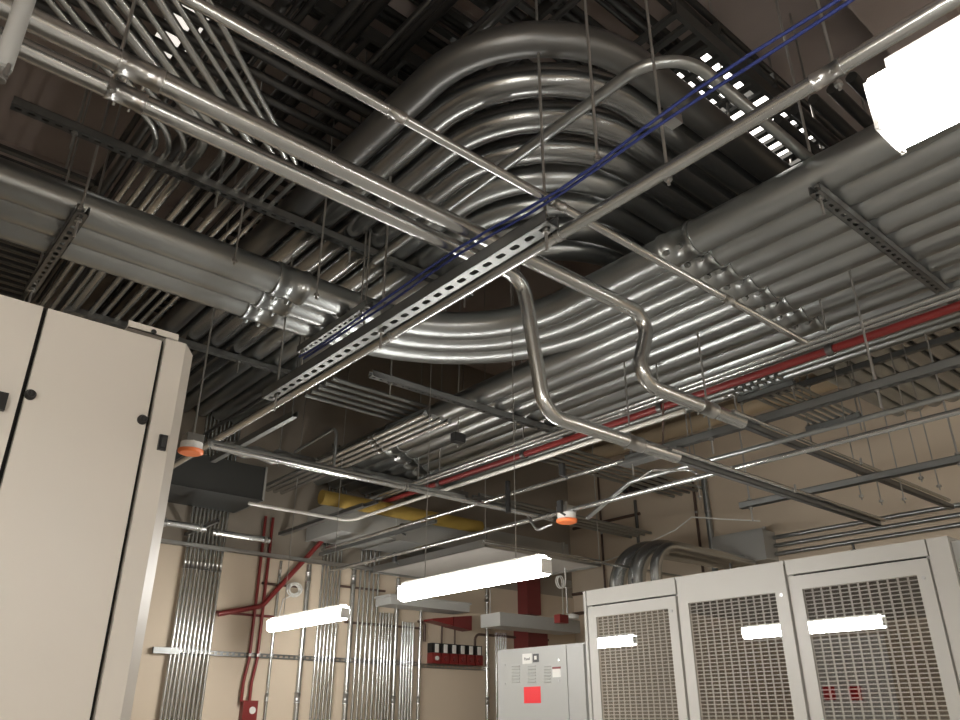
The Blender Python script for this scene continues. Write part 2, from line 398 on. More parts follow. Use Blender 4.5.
def knob(px, py, par, r=.011):
    a = at(px, py, y=LY); mb = MB(); mb.sweep([a, a-Vector((0,.006,0)), a-Vector((0,.008,0)), a-Vector((0,.018,0))], r, 16, radii=[r*1.25, r*1.25, r, r*.8])
    k_ = mb.build('knob', M['blk'], par)
    MB().box((a.x-.002,LY-.019,a.z-r*.6),(a.x+.002,LY-.017,a.z+r*.6)).build('knob_slot', M['dark'], par)
knob(30,395,dA); knob(142,420,dA); 
a = at(0,403,y=LY); MB().box((a.x-.014,LY-.014,a.z-.02),(a.x+.012,LY,a.z+.025)).build('handle', M['blk'], dB)
a = at(162,443,y=LY); mb = MB(); mb.box((a.x-.011,LY-.008,a.z-.022),(a.x+.011,LY,a.z+.022)); lk = mb.build('lock_plate', M['blk'], po)
MB().box((a.x-.006,LY-.014,a.z-.014),(a.x+.006,LY-.008,a.z+.014)).build('lock_paddle', M['dark'], lk)
a, b = at(128,326,y=LY), at(178,341,y=LY)
mb = MB(); mb.box((a.x,LY+.0,LT),(b.x,LY+.004,LT+.022)); mb.box((a.x,LY+.0,LT),(b.x,LY+.06,LT+.003)); br = mb.build('lifting_bracket', M['ivory'], t)
MB().sweep([((a.x+b.x)/2,LY-.001,LT+.008),((a.x+b.x)/2,LY+.001,LT+.008)], .008, 12).build('bracket_hole', M['gap'], br)

# ================================================================ the wide conduit bank (runs along y) with three elbows to the left bank
BZ, BR, BP = 3.9, .092, .187
nb = 9
# couplings sit in one line just behind the thin crossing conduit
for i in range(nb):
    x = 3.10+BP*i
    cpl = [((x, 1.97, BZ), (0,1,0))] if i < 8 else []
    if i < 3:
        R = .9+BP*i; y = 2.80+R
        pts = [(x,-3.9,BZ),(x,y,BZ),(-3.3,y,BZ)]
        cl = [((1.70, y, BZ), (1,0,0))]
        conduit(pts, BR, 'large conduit of the wide bank that bends left, %s elbow' % ('innermost','middle','outermost')[i], 'large elbowed conduits joining both banks', R=[R], couplings=cpl+cl, n=20, fn=22)
    else:
        yc = 5.2+.12*i
        conduit([(x,-3.9,BZ),(x,7.1,BZ)], BR, 'large straight conduit in the wide overhead bank, %s counted from the elbowed ones' % ORD[i-3], 'large straight conduits of the wide bank', n=20,
                couplings=cpl+[((x,yc,BZ),(0,1,0))])
# smaller conduits right of the bank
for i in range(4):
    x = 3.10+BP*nb+.03+.085*i
    conduit([(x,-3.9,BZ-.03),(x,7.1,BZ-.03)], .028 if i%3 else .036, 'small conduit parallel to the wide bank, %s one out from its right edge' % ORD[i], 'small conduits right of the wide bank', m='galv', n=10,
            couplings=[((x,2.95+.10*(i%3),BZ-.03),(0,1,0))])
# trapezes under the bank (along x)
zt = BZ-BR-.047
trapeze((3.02,1.2,zt),(5.15,1.2,zt),(.02,.97),'slotted strut hanger crossing under the wide bank near the bright corner light', wd=.055)
trapeze((2.64,4.26,zt),(4.72,4.26,zt),(.08,.66,.97),'slotted strut hanger under the bank just beyond the three big elbows', wd=.055)
trapeze((2.95,6.3,zt),(5.2,6.3,zt),(.02,.97),'slotted strut hanger under the far end of the wide bank')
# trapezes under the left bank (along y)
trapeze((.545,3.52,zt),(.545,4.5,zt),(.06,.95),'slotted strut hanger under the left bank above the ivory cabinet', wd=.06, m='dull')
trapeze((2.08,3.42,zt),(2.08,4.24,zt),(.06,.95),'slotted strut hanger under the left bank before its elbows', wd=.05)

# ================================================================ upper elbow group (y run -> x run)
UZ, UR, UP = 4.33, .078, .175
for i in range(8):
    x = 1.62+.18*i; y = 1.57+.163*i
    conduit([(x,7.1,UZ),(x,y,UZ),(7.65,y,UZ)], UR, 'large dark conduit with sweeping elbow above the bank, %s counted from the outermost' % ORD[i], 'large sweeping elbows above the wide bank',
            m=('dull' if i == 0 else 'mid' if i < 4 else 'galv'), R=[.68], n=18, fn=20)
trapeze((.15,3.55,4.2),(2.95,3.55,4.2),(.1,.36,.66,.98),'long slotted strut hanger under the upper conduits left of the blue cables', wd=.05)
trapeze((.9,5.55,4.2),(3.0,5.55,4.2),(.35,.62,.97),'slotted strut hanger under the upper conduits beside the ivory cabinet top', wd=.05)
# ================================================================ small bent conduits at the upper left
SZ = 4.25
sb = [((155,140),(49,0),.017),((168,145),(62,0),.017),((183,148),(81,0),.017),((203,140),(101,0),.030),((222,152),(120,0),.022),((237,158),(140,0),.016),((255,165),(159,0),.022),
      ((273,168),(187,19),.015),((285,172),(207,26),.015),((295,178),(228,36),.015)]
for i, (b, e, r) in enumerate(sb):
    B = at(b[0]+7, b[1]-4, z=SZ); E = at(*e, z=SZ+.12); d = (E-B)
    E2 = B + d*(2.3 if i < 7 else 1.35)
    conduit([(B.x,6.9,SZ),B,E2], r, 'thin bent conduit in the upper left fan, %s from the left' % ORD[i], 'thin bent conduits at the upper left', R=.22, n=10, fn=8, m='emt',
            straps=[((B.x,3.55,SZ),(0,1,0))])
# cross conduits low behind left bank : dark layer along x at far upper left
for i in range(6):
    y = 2.65+.13*i
    conduit([(-3.3,y,4.62),(2.0,y,4.62)], .024, 'dark thin conduit crossing behind the bent ones at far left, %s from the near side' % ORD[i], 'dark cross conduits at far upper left', m='deep', n=8)

# ================================================================ double conduit with drops
z = 3.5
pA = [(-1.2,2.15,z),(3.0,2.15,z),(2.84,2.15,3.10),(3.75,2.15,3.10)]
conduit(pA, .038, 'bright double-run conduit, upper one, dropping furthest right to the thin grid', 'pair of crossing conduits with drops', m='emt', R=.10, n=16, fn=10,
        couplings=[((at(139,76,y=2.15).x,2.15,z),(1,0,0)), ((3.42,2.15,3.10),(1,0,0))])
pB = [(-1.2,2.29,z),(2.22,2.29,z),(2.34,2.29,2.84),(3.3,2.29,2.84)]
conduit(pB, .034, 'bright double-run conduit, lower one, dropping steeply before the three big elbows', 'pair of crossing conduits with drops', m='emt', R=.12, n=16, fn=10,
        couplings=[((at(126,95,y=2.29).x,2.29,z),(1,0,0)), ((2.95,2.29,2.84),(1,0,0))])
# struts carrying the low runs
tag(strut_mesh(MB(), (3.7,2.15,3.075),(6.65,2.15,3.075), slot=False, wd=.036, ht=.036).build('strut_channel', M['strut'], base=(3.7,2.15,3.1)), 'strut carrying on from the upper dropped conduit toward the right wall', 'strut')
for yy_, zz_, x0_, x1_, lab_ in ((2.105,3.115,3.6,6.5,'slim conduit clamped along the strut of the upper dropped conduit'),(2.25,2.85,3.2,5.6,'slim conduit clamped along the strut of the lower dropped conduit')):
    conduit([(x0_,yy_,zz_),(x1_,yy_,zz_)], .012, lab_, None, m='emt', n=10, straps=[(((x0_+x1_)/2,yy_,zz_),(1,0,0))])
tag(strut_mesh(MB(), (3.25,2.29,2.815),(5.6,2.29,2.815), slot=False, wd=.034, ht=.034).build('strut_channel', M['strut'], base=(3.25,2.29,2.84)), 'strut carrying on from the lower dropped conduit toward the cabinets', 'strut')

# single thin conduit crossing in front
zc = 3.42
conduit([(-1.2,1.70,zc),(3.72,1.70,zc)], .018, 'thin bright conduit crossing the whole picture from upper left in front of the bank', None, m='emt', n=12,
        couplings=[((at(395,118,y=1.70).x,1.70,zc),(1,0,0)), ((at(557,203,y=1.70).x,1.70,zc),(1,0,0)), ((3.0,1.70,zc),(1,0,0))])
# thin conduit with elbow below ceiling, upper centre
z = 4.0
a, b, c = at(425,215,z=z), at(690,48,z=z), at(820,165,z=z)
xk = at(560,125,z=z).x; yk = at(760,118,z=z).y
conduit([(xk,3.3,z),(xk,yk,z),(3.35,yk,z)], .026, 'slim conduit with one elbow curving under the deck in front of the lit slots', None, m='galv', R=.22, n=12, fn=14)

# ================================================================ long slotted strut with conduit and blue cables
z = 3.33; xs = (at(640,180,z=z).x + at(447,300,z=z).x)/2
t = thing('long_strut', (xs, .0, z), 'long slotted strut rail with conduit running diagonally through the picture centre', 'strut')
y1 = at(548,215,z=z).y
strut_mesh(MB(), (xs-.05, 1.72, z+.0), (xs-.05, 4.1, z+.0), wd=.075, ht=.055, pitch=.085).build('channel', M['strut'], t)
for yy in (1.76, 2.9, 4.0): add_rod(t, xs-.045, yy, z)
conduit([(xs+.02,-3.0,z+.0),(xs+.02,6.9,z+.0)], .025, 'long bright conduit alongside the slotted rail from the upper right corner', None, m='emt', n=14,
        couplings=[((xs+.02,.65,z),(0,1,0))], straps=[((xs+.02,1.75,z),(0,1,0)),((xs+.02,2.9,z),(0,1,0))])
0 and tag(strut_mesh(MB(), (xs-.01,-3.0,z+.03),(xs-.01,1.45,z+.03), slot=False, wd=.04, ht=.04).build('strut_channel', M['strut'], base=(xs,1.45,z)), 'plain strut above the long bright conduit toward the upper right corner', 'strut')
for i, (dx, sg) in enumerate(((-.10,.04),(-.125,.07))):
    pts = []
    for kk in range(31):
        yy = -2.4 + kk*.2; q = (kk % 8)/8
        pts.append((xs+dx+.006*math.sin(kk*1.3+i), yy, 3.42+i*.012 - sg*math.sin(math.pi*q)**2*.5))
    tag(MB().sweep(pts, .006, 8).build('data_cable', M['blue'], base=pts[0]), ('blue data cable strung beside the long rail, inner one','blue data cable strung beside the long rail, outer one')[i], 'cable', 'blue data cables')

# post at the upper left corner
p = at(2,76,z=3.0)
t = thing('support_post', p, 'grey vertical pipe end with a bolt at the upper left corner', 'post')
MB().sweep([(p.x-.005,p.y,3.02),(p.x-.005,p.y,CEIL)], .022, 14).build('pipe', M['panel'], t)
nbm = MB(); nbm.sweep([(p.x,p.y,2.985),(p.x,p.y,3.02)], .012, 8); nbm.box((p.x-.02,p.y-.012,2.99),(p.x+.012,p.y+.012,3.0)); nbm.sweep([(p.x+.006,p.y-.02,2.99),(p.x+.006,p.y-.02,3.025)], .006, 6)
nbm.build('bolt', M['cast'], t)

# ================================================================ red sprinkler pipe, from the right over to the back wall
z = 3.52; xr = at(645,413,z=z).x
P1 = at(335,523,x=xr); P1.z = z
wl = YW-.06
P2 = Vector((xr, at(300,537,x=xr).y, z)); P2.y = min(P2.y, wl-.1)
P3 = at(262,606,y=wl); P4 = at(218,614,y=wl)
t = thing('fire_pipe', (xr,0,z), 'long dark red fire pipe right of the bank, dropping to the back wall', 'pipe')
MB().sweep(fillet([(xr,-3.8,z),P2,P3,P4], .08, 5), .024, 12).build('tube', M['red'], t)
for yy in (.55,1.75,2.95,4.3,5.4):
    add_rod(t, xr, yy, z+.03, stub=0)
    MB().sweep([(xr,yy-.02,z),(xr,yy+.02,z)], .036, 12).build('pipe_ring', M['dull'], t)
# drop of brown cable below the pipe
a = at(663,403,z=3.5); tag(MB().sweep(fillet([a, a+Vector((.0,.02,-.18)), a+Vector((.12,.12,-.24)), a+Vector((.5,.25,-.2))], .08), .007, 8).build('cable_drop', M['brown'], base=a), 'dark cable looping down from the red pipe to the slotted strut', 'cable')

# light conduit just above the red pipe
xr2 = xr+.10
conduit([(xr-.08,-3.8,z+.02),(xr-.08,6.6,z+.02)], .017, 'slim bright conduit running just left of the long red pipe', 'slim conduits beside the red pipe', m='emt', n=10, couplings=[((xr-.08,3.2,z+.02),(0,1,0))])
conduit([(xr-.14,-3.8,z+.02),(xr-.14,6.9,z+.02)], .017, 'slim bright conduit second from the long red pipe', 'slim conduits beside the red pipe', m='emt', n=10)

# ================================================================ ceiling grid of struts and conduits (z about 2.95)
GZ = 2.95
def runy(pxs, z, y0=None, y1=None):
    q = [at(*p, z=z) for p in pxs]; x = sum(v.x for v in q)/len(q); ys = [v.y for v in q]
    return x, (min(ys) if y0 is None else y0), (max(ys) if y1 is None else y1)
# G1: thin conduit + slotted strut
x, a, b = runy(((475,502),(297,559)), GZ+.2, y1=7.05)
yj = at(620,459,z=GZ+.2).y
conduit([(x,yj,GZ+.2),(x,b,GZ+.2)], .016, 'slim conduit of the thin grid reaching the back wall, left one', 'slim conduits of the thin ceiling grid', m='emt', n=10, straps=[((x,5.3,GZ+.2),(0,1,0))])
trapeze((x,-1.2,GZ+.18),(x,yj-.02,GZ+.18),(.62,.85,.99),'long slotted strut level with the red pipe in front of the beige right wall', slot=True)
tag(MB().box((x-.05,yj-.45,GZ+.16),(x+.05,yj+.02,GZ+.178)).build('splice_plate', M['strut'], base=(x,yj,GZ+.16)), 'flat splice plate where the slim conduit meets the slotted strut', 'plate')
# G2
x2, a, b = runy(((960,412),(470,535)), GZ, y1=7.05)
conduit([(x2,-2,GZ),(x2,b,GZ)], .017, 'slim conduit of the thin grid passing over the bright strip light', 'slim conduits of the thin ceiling grid', m='emt', n=10, straps=[((x2,3.95,GZ),(0,1,0)),((x2,6.2,GZ),(0,1,0))])
# G3 + bend to detector
x3 = at(740,452,z=GZ+.06).x
D = at(567,523,z=2.87)
q = at(626,480,z=GZ+.06)
conduit([(x3,-2,GZ+.06),(x3,q.y,GZ+.06),(D.x+.09,D.y-.12,2.90)], .015, 'slim conduit bending down to the orange-capped detector over the strip light', 'slim conduits of the thin ceiling grid', m='galv', R=.2, n=10)
conduit([at(640,478,z=2.99), at(652,470,z=3.0), at(690,470,z=3.0), at(697,474,z=2.95)], .008, 'short bright flexible tail hooked over the grid conduit', None, m='emt', R=.04, n=8)
# x-direction members
y = at(215,447,z=GZ+.12).y
conduit([(at(213,446,z=GZ+.12).x,y,GZ+.12),(at(545,521,z=GZ+.12).x,y,GZ+.12)], .018, 'slim grid conduit from the left detector to the orange-capped detector', 'cross conduits of the thin ceiling grid', m='emt', n=10,
        straps=[((at(400,490,z=GZ+.12).x,y,GZ+.12),(1,0,0))])
conduit([(at(213,446,z=GZ+.12).x,y+.06,GZ+.16),(at(470,501,z=GZ+.12).x,y+.06,GZ+.16)], .022, 'duller grid conduit paired behind the one between both detectors', 'cross conduits of the thin ceiling grid', m='galv', n=10)
q0 = at(240,507,z=3.2); q1 = at(350,521,z=3.2)
conduit([(q0.x,q1.y,3.2),(q1.x,q1.y,3.2),(q1.x,2.4,3.2)], .014, 'pale conduit that turns a corner above the red fire pipe', None, m='whitem', R=.12, n=10)
q0 = at(482,542,z=GZ); q1 = at(690,578,z=GZ)
conduit([(q0.x-.0,(q0.y+q1.y)/2,GZ),(q1.x,(q0.y+q1.y)/2,GZ)], .015, 'slim grid conduit passing above the white drip pan to the cabinets', 'cross conduits of the thin ceiling grid', m='emt', n=10)
q0 = at(166,545,z=3.0); q1 = at(411,574,z=3.0)
tag(strut_mesh(MB(), (q0.x-1.2,7.02,3.0),(q1.x,7.02,3.0), slot=False, wd=.04, ht=.035).build('wall_strut', M['cast'], base=(q0.x,7.02,3.0)), 'bright strut along the top of the beige back wall', 'strut')
# cross struts on grid, right: parallel lines over the wall
q0 = at(830,391,z=GZ+.1)
trapeze((5.05,1.45,2.98),(5.05,3.0,2.98),(.05,.95),'strut hanger in front of the right wall where the dropped conduits end', slot=False) 
# rods on right wall zone
for i, (px, py, zz) in enumerate(((862,500,2.95),(882,505,2.95),(905,503,2.95),(922,482,3.0),(940,490,3.0),(700,500,3.2),(692,470,3.2))):
    rod(px, py, zz, 'thin threaded rod hanging before the beige right wall, %s from the left' % ORD[(2,3,4,5,6,1,0)[i]], group='thin rods before the right wall', r=.0045)
# fat conduits of upper group already reach right wall; support strut under them
trapeze((5.9,-.6,4.1),(5.9,3.1,4.1),(.9,.5),'slotted strut hanger under the large conduits before the right wall')

# ================================================================ detectors
def detector(P, label, m='orange', ztop=None):
    t = thing('smoke_detector', P, label, 'smoke detector', 'smoke detectors in orange dust covers')
    x, y, z = P
    MB().box((x-.05,y-.05,z+.075),(x+.05,y+.05,z+.125)).build('junction_box', M['cast'], t)
    MB().sweep([(x,y,z+.03),(x,y,z+.075)], .066, 20).build('base', M['white'], t)
    MB().sweep([(x,y,z+.008),(x,y,z+.014),(x,y,z+.03)], .06, 20, radii=[.062,.074,.076]).build('dust_cover', M[m], t)
    MB().sweep([(x,y,z+.125),(x,y,z+.16)], .01, 8).build('stem', M['cast'], t)
    return t
detector(at(567,524,z=2.85), 'round smoke detector with orange dust cover hanging over the bright strip light')
detector(at(190,455,z=3.05), 'round smoke detector with orange dust cover beside the ivory cabinet edge')
p = at(552,524,z=2.86); q = at(528,517,z=2.95)
tag(MB().sweep(fillet([p, p+Vector((-.05,.1,-.04)), q], .05), .009, 8).build('flexible_conduit', M['cast'], base=p), 'short silver flexible conduit feeding the detector over the strip light', 'conduit')
for px, py, hz in ((477,520,0),(565,472,.2)):
    pass
# small black beam clamps with hanging rod
for i, (px, py) in enumerate(((402,527),(395,556),(562,468),(560,505))):
    c = at(px, py, z=2.95+(.2 if py in (527,468) else 0))
    mb = MB(); mb.box((c.x-.012,c.y-.02,c.z-.05),(c.x+.012,c.y+.02,c.z+.03)); mb.sweep([(c.x,c.y,c.z-.05),(c.x+.03,c.y-.02,c.z-.07)], .008, 6)
    tag(mb.build('hanger_clip', M['dark'], base=c), 'small black clip on a slim grid conduit, %s' % ('far left on the upper one','far left on the lower one','right on the upper one','beside the orange-capped detector')[i], 'clip')
c = at(508,497,z=3.1)
tag(MB().sweep([(c.x,c.y,c.z-.12),(c.x,c.y,c.z+.12)], .02, 8).build('spring_hanger', M['blk'], base=c), 'black upright fitting hanging behind the slim grid conduit', 'fitting')

# ================================================================ ducts and big pipes near the back wall
z0 = at(262,500,y=6.5).z; z1 = z0+.30
t = thing('dark_duct', (2.0,6.5,z0), 'dark grey rectangular duct behind the ivory cabinet edge', 'duct')
MB().box((1.5,6.5,z0),(2.97,7.1,z1)).build('duct_body', M['duct'], t)
MB().box((1.5,6.49,z0-.006),(2.98,7.1,z0)).build('bottom_flange', M['duct'], t)
MB().box((2.97,6.49,z0-.006),(2.99,7.1,z1+.006)).build('end_flange', M['gduct'], t)
za = at(500,560,y=6.45).z
t = thing('galvanized_duct', (3.75,6.45,3.22), 'long grey galvanized duct behind the red pipe along the back wall', 'duct')
MB().box((3.75,6.45,3.22),(6.9,7.05,3.50)).build('duct_body', M['gduct'], t)
for xx in (3.735,4.4,5.6,6.8): MB().box((xx,6.435,3.205),(xx+.03,7.05,3.515)).build('flange', M['gduct'], t)
c0, c1 = at(372,511,y=6.2), at(480,530,y=6.2)
zz = (c0.z+c1.z)/2
conduit([(3.4,6.2,3.43),(c1.x,6.2,3.43)], .065, 'yellow brown wrapped pipe above the long galvanized duct', None, m='yellow', name='wrapped_pipe', cat='pipe', n=18)
# foil duct above dark duct
c0, c1 = at(225,452,y=6.2), at(350,480,y=6.2)
pts = [(c0.x+(c1.x-c0.x)*k_/14, 6.2+.02*math.sin(k_*1.7), 3.70+.015*math.sin(k_*2.3)) for k_ in range(15)]
tag(MB().sweep(pts, .05, 14).build('foil_duct', M['foil'], base=pts[0]), 'crinkled foil flexible duct above the dark grey duct', 'duct')
# bright horizontal pipes over the wall conduits at left
for i, (p_, q_, r) in enumerate((((160,522),(205,530),.03),((212,532),(270,538),.028))):
    a, b = at(*p_, y=6.7), at(*q_, y=6.7)
    conduit([(a.x,6.7,a.z),(b.x,6.7,a.z)], r, ('short bright horizontal pipe beside the ivory cabinet, nearer','short bright horizontal pipe with bands above the tied wall conduits')[i], None, m='emt', n=14, straps=[((a.x+.04,6.7,a.z),(1,0,0)),((b.x-.05,6.7,a.z),(1,0,0))])
# diagonal strut braces at left
for i, (p_, q_, h) in enumerate((((176,540),(215,522),3.12),((270,540),(345,497),3.25),((252,545),(330,500),3.25),((320,556),(420,520),3.05))):
    a, b = at(*p_, z=h), at(*q_, z=h); b.x = a.x
    tag(strut_mesh(MB(), a, b, slot=False, wd=.03, ht=.03).build('strut_channel', M['strut'], base=a), 'short strut above the back wall conduits, %s from the left' % ORD[i], 'strut', 'short struts above the back wall')
# cluster of conduits parallel to bank at the far left end (seen below trapeze)
for i in range(4):
    x = 3.15+.075*i
    conduit([(x,4.3,3.62),(x,6.95,3.62)], .022, 'thin conduit under the far end of the wide bank, %s from the left' % ORD[i], 'thin conduits under the far end of the bank', m='emt', n=10, couplings=[((x,5.0+.07*i,3.62),(0,1,0))])
# dark brown wall panel between
# ================================================================ back wall: conduits, strut, fire devices
wy = YW-.035
def wallx(px, py, y=wy): return at(px, py, y=y).x
groups = [
  ('in the wide bundle beside the ivory cabinet', 'bundle of wall conduits beside the ivory cabinet', 179, 216, 600, 10, .0135, 4.6, .035),
  ('in the six-conduit bundle behind the small strip light', 'bundle of six wall conduits', 320, 338, 600, 6, .011, 4.3, .03),
  ('in the five-conduit bundle mid wall', 'bundle of five wall conduits', 359, 377, 600, 5, .012, 4.3, .03),
  ('in the short bundle right of mid wall', 'short bundle of wall conduits, left', 379, 391, 640, 5, .010, at(385,613,y=wy).z, .03),
  ('in the short bundle next to the fire modules', 'short bundle of wall conduits, right', 402, 413, 640, 5, .012, at(405,622,y=wy).z, .03)]
for desc, g, xa, xb, row, n, r, top, off in groups:
    for i in range(n):
        x = wallx(xa+(xb-xa)*i/(n-1), row)
        conduit([(x,wy,.02),(x,wy,top)], r, 'vertical wall conduit %s, %s from the left' % (desc, ORD[i]), g, m='emt', n=8,
                couplings=[((x,wy,2.86-.0*i),(0,0,1))] if n > 6 else (), straps=[((x,wy,2.13),(0,0,1))])
for i, (px, row, r, top, d) in enumerate(((277,600,.014,3.0,'pale slim one right of the red pipes'),(306,600,.026,3.0,'thick one behind the small strip light'),(352,600,.026,3.02,'thick one between both mid-wall bundles'),
        (395.5,640,.022,2.98,'thick one right of mid wall'),(420,640,.016,2.95,'next to the fire modules'),(487,640,.022,3.0,'left of the grey panelboard'))):
    x = wallx(px, row)
    conduit([(x,wy,.02),(x,wy,top)], r, 'single bright vertical wall conduit, %s' % d, 'single wall conduits', m='emt', n=12, couplings=[((x,wy,top-.12),(0,0,1)),((x,wy,1.78),(0,0,1))], straps=[((x,wy,2.13),(0,0,1))])
for i in range(5):
    x = wallx(496+2.4*i, 640); conduit([(x,wy,.02),(x,wy,at(500,633,y=wy).z)], .009, 'thin vertical wall conduit behind the panelboard corner, %s from the left' % ORD[i], 'wall conduits behind the panelboard', m='emt', n=8)
# slotted strut on the wall
def wallstrut(xa, xb, z, label, m='strut'):
    mb = MB(); h = .02; L = xb-xa; n = int(L/.055); c = L/n; y = YW-.018
    mb.box((xa,y,z-h),(xb,YW,z-h+.003)); mb.box((xa,y,z+h-.003),(xb,YW,z+h))
    for i in range(n):
        o = xa+c*i; mb_, m0, m1, w2 = mb, o+c*.22, o+c*.78, h*.4
        V = [(o,y,z-h),(o+c,y,z-h),(o+c,y,z+h),(o,y,z+h),(m0,y,z-w2),(m1,y,z-w2),(m1,y,z+w2),(m0,y,z+w2)]
        mb.add(V, [(0,1,5,4),(1,2,6,5),(2,3,7,6),(3,0,4,7)])
    return tag(mb.build('wall_strut', M[m], base=(xa,y,z)), label, 'strut')
wallstrut(2.50, 5.22, 2.13, 'slotted strut along the back wall clamping the vertical conduits')
wallstrut(5.24, 6.24, 2.115, 'bright slotted strut below the red fire modules', m='cast')
t0 = wallx(150,652); tag(MB().box((2.44,YW-.05,2.105),(2.66,YW-.019,2.155)).build('end_bracket', M['strut'], base=(2.44,YW-.05,2.1)), 'bright strut end bracket beside the ivory cabinet', 'bracket')
# thin brown horizontals on the wall
for i, (a, b, m_, lab) in enumerate((((216,612),(300,619),'dred','thin dark red pipe on the back wall crossing behind the small strip light'),((262,583),(300,586),'brown','short brown conduit on the wall near the top of the red pipes'),
       ((340,586),(385,594),'brown','short brown conduit on the wall behind mid bundles'),((345,622),(420,634),'brown','brown conduit on the wall behind the short bundles'))):
    p, q = at(*a, y=YW-.02), at(*b, y=YW-.02)
    conduit([(p.x,YW-.02,p.z),(q.x,YW-.02,p.z)], .012, lab, None, m=m_, n=8)
# two red verticals and pull station
for i, (pt, pb) in enumerate((((258,566),(249,655)),((266,566),(257,655)))):
    xa = wallx(*pb); z0 = 1.74
    conduit([(xa+.0,YW-.05,3.4),(xa,YW-.05,2.1),(xa-.03,YW-.05,1.9),(xa-.03,YW-.05,z0)], .015, 'red vertical conduit on the back wall, %s of the two above the red box' % ('left','right')[i], 'pair of red wall conduits', m='red', R=.05, n=10, straps=[((xa,YW-.05,2.13),(0,0,1))])
p = at(248,716,y=YW-.04)
t = thing('pull_station', (p.x,YW,1.58), 'red fire alarm box on the back wall under the two red conduits', 'alarm box')
MB().box((p.x-.07,YW-.07,1.58),(p.x+.07,YW-.002,1.75)).build('box', M['red'], t)
MB().sweep([(p.x+.02,YW-.078,1.67),(p.x+.02,YW-.07,1.67)], .03, 14).build('lens', M['white'], t)
# coiled white cable
p = at(293,590,y=YW-.05); pts = []
for k_ in range(60):
    a_ = k_*.42; rr = .055+.012*math.sin(k_*.3)
    pts.append((p.x+rr*math.cos(a_)*1.2, YW-.06-.0006*k_, p.z+rr*math.sin(a_)))
pts += [(p.x-.1,YW-.06,p.z-.1),(p.x-.13,YW-.06,p.z-.3)]
tag(MB().sweep(pts, .006, 6).build('cable_coil', M['white'], base=pts[0]), 'white cable coiled on the back wall above the small strip light', 'cable')
# fire modules
xm0, xm1 = 5.36, 6.08; n = 6
for i in range(n):
    xa = xm0+(xm1-xm0)*i/n; wd_ = (xm1-xm0)/n*.88
    t = thing('fire_module', (xa,YW,2.14), 'red fire module with black and white top on the strut, %s from the left' % ORD[i], 'fire module', 'row of red fire modules')
    MB().box((xa,YW-.10,2.14),(xa+wd_,YW-.002,2.245)).build('body', M['red'], t)
    MB().box((xa,YW-.085,2.247),(xa+wd_,YW-.002,2.345)).build('cap', M['blk'], t)
    MB().box((xa+wd_*.35,YW-.10,2.25),(xa+wd_*.75,YW-.086,2.335)).build('tag', M['white'], t)
    mb = MB(); mb.sweep([(xa+wd_*.5,YW-.10,2.19),(xa+wd_*.5,YW-.118,2.19)], .022, 10); mb.build('dial', M['white' if i == 0 else 'dred'], t)
# red tapered horn above
A_, B_, C_ = at(430,625,y=7.0), at(451,627,y=7.0), at(469,630,y=7.0)
z3 = at(469,617,y=7.0).z
t = thing('alarm_horn', (A_.x,7.0,A_.z), 'red tapered horn on the back wall above the fire modules', 'horn')
def wedge(xa, xb, ha, hb, zb, ya=6.95, yb2=7.12):
    mb = MB(); V = [(xa,ya,zb-ha/2),(xa,yb2,zb-ha/2),(xa,yb2,zb+ha/2),(xa,ya,zb+ha/2),(xb,ya,zb-hb/2),(xb,yb2,zb-hb/2),(xb,yb2,zb+hb/2),(xb,ya,zb+hb/2)]
    return mb.add(V, [(0,3,2,1),(4,5,6,7),(0,1,5,4),(1,2,6,5),(2,3,7,6),(3,0,4,7)])
zc_ = (z3+C_.z)/2
wedge(A_.x, B_.x-.008, .02, .09, zc_).build('throat', M['red'], t)
wedge(B_.x+.004, C_.x, .10, .155, zc_).build('bell', M['dred'], t)
for i, px in enumerate((442,455)):
    x = wallx(px, 640); tag(MB().sweep([(x,YW-.03,2.35),(x,YW-.03,2.53)], .010, 8).build('conduit', M['brown'], base=(x,YW-.03,2.35)), 'short brown conduit between the fire modules and the red horn, %s' % ('left','right')[i], 'conduit')
def hook(px0, px1, py, lab, y=YW-.03, m='brown', drop=.2):
    a, b = at(px0,py,y=y), at(px1,py,y=y); s = 1 if b.x > a.x else -1
    conduit([(a.x,y,a.z-drop),(a.x,y,a.z),(b.x,y,a.z)], .014, lab, None, m=m, R=.07, n=10)
hook(475,548,634,'brown conduit hooking over to the right above the panelboard')
hook(425,418,622,'brown conduit hooking left beside the fire modules')
# maroon box behind the panelboard
p, q = at(528,627,y=6.9), at(545,645,y=6.9)
tag(MB().box((p.x,6.9,q.z-.1),(q.x+.05,YW-.002,p.z)).build('junction_box', M['dred'], base=(p.x,6.9,q.z)), 'maroon box on the wall above the panelboard', 'box')
p, q = at(528,560,y=6.95), at(543,615,y=6.95)
tag(MB().box((p.x,6.98,q.z),(q.x,YW-.002,3.2)).build('riser_box', M['dred'], base=(p.x,6.95,q.z)), 'tall maroon riser on the wall behind the drip pan', 'riser')
# grey wireways
z0, z1 = at(470,615,y=6.8).z, at(470,603,y=6.8).z
t = thing('wireway', (4.5,6.8,z0), 'long grey wireway on the back wall under the strip light', 'wireway')
MB().box((4.62,6.8,z0+.03),(5.66,7.08,z1-.02)).build('trough', M['panel'], t)
MB().box((4.60,6.79,z1-.02),(5.68,7.08,z1)).build('cover', M['panel'], t)
p, q = at(500,612,y=6.1), at(558,631,y=6.1)
t = thing('wireway', (p.x,6.1,q.z), 'blue grey wireway box above the panelboard', 'wireway')
MB().box((p.x,6.1,q.z),(q.x+.35,6.4,p.z)).build('trough', M['panel'], t)
for xx in (p.x, q.x+.25): MB().sweep([(xx,6.25,p.z),(xx,6.25,2.995)], .005, 6).build('threaded_rod', M['rod'], t)

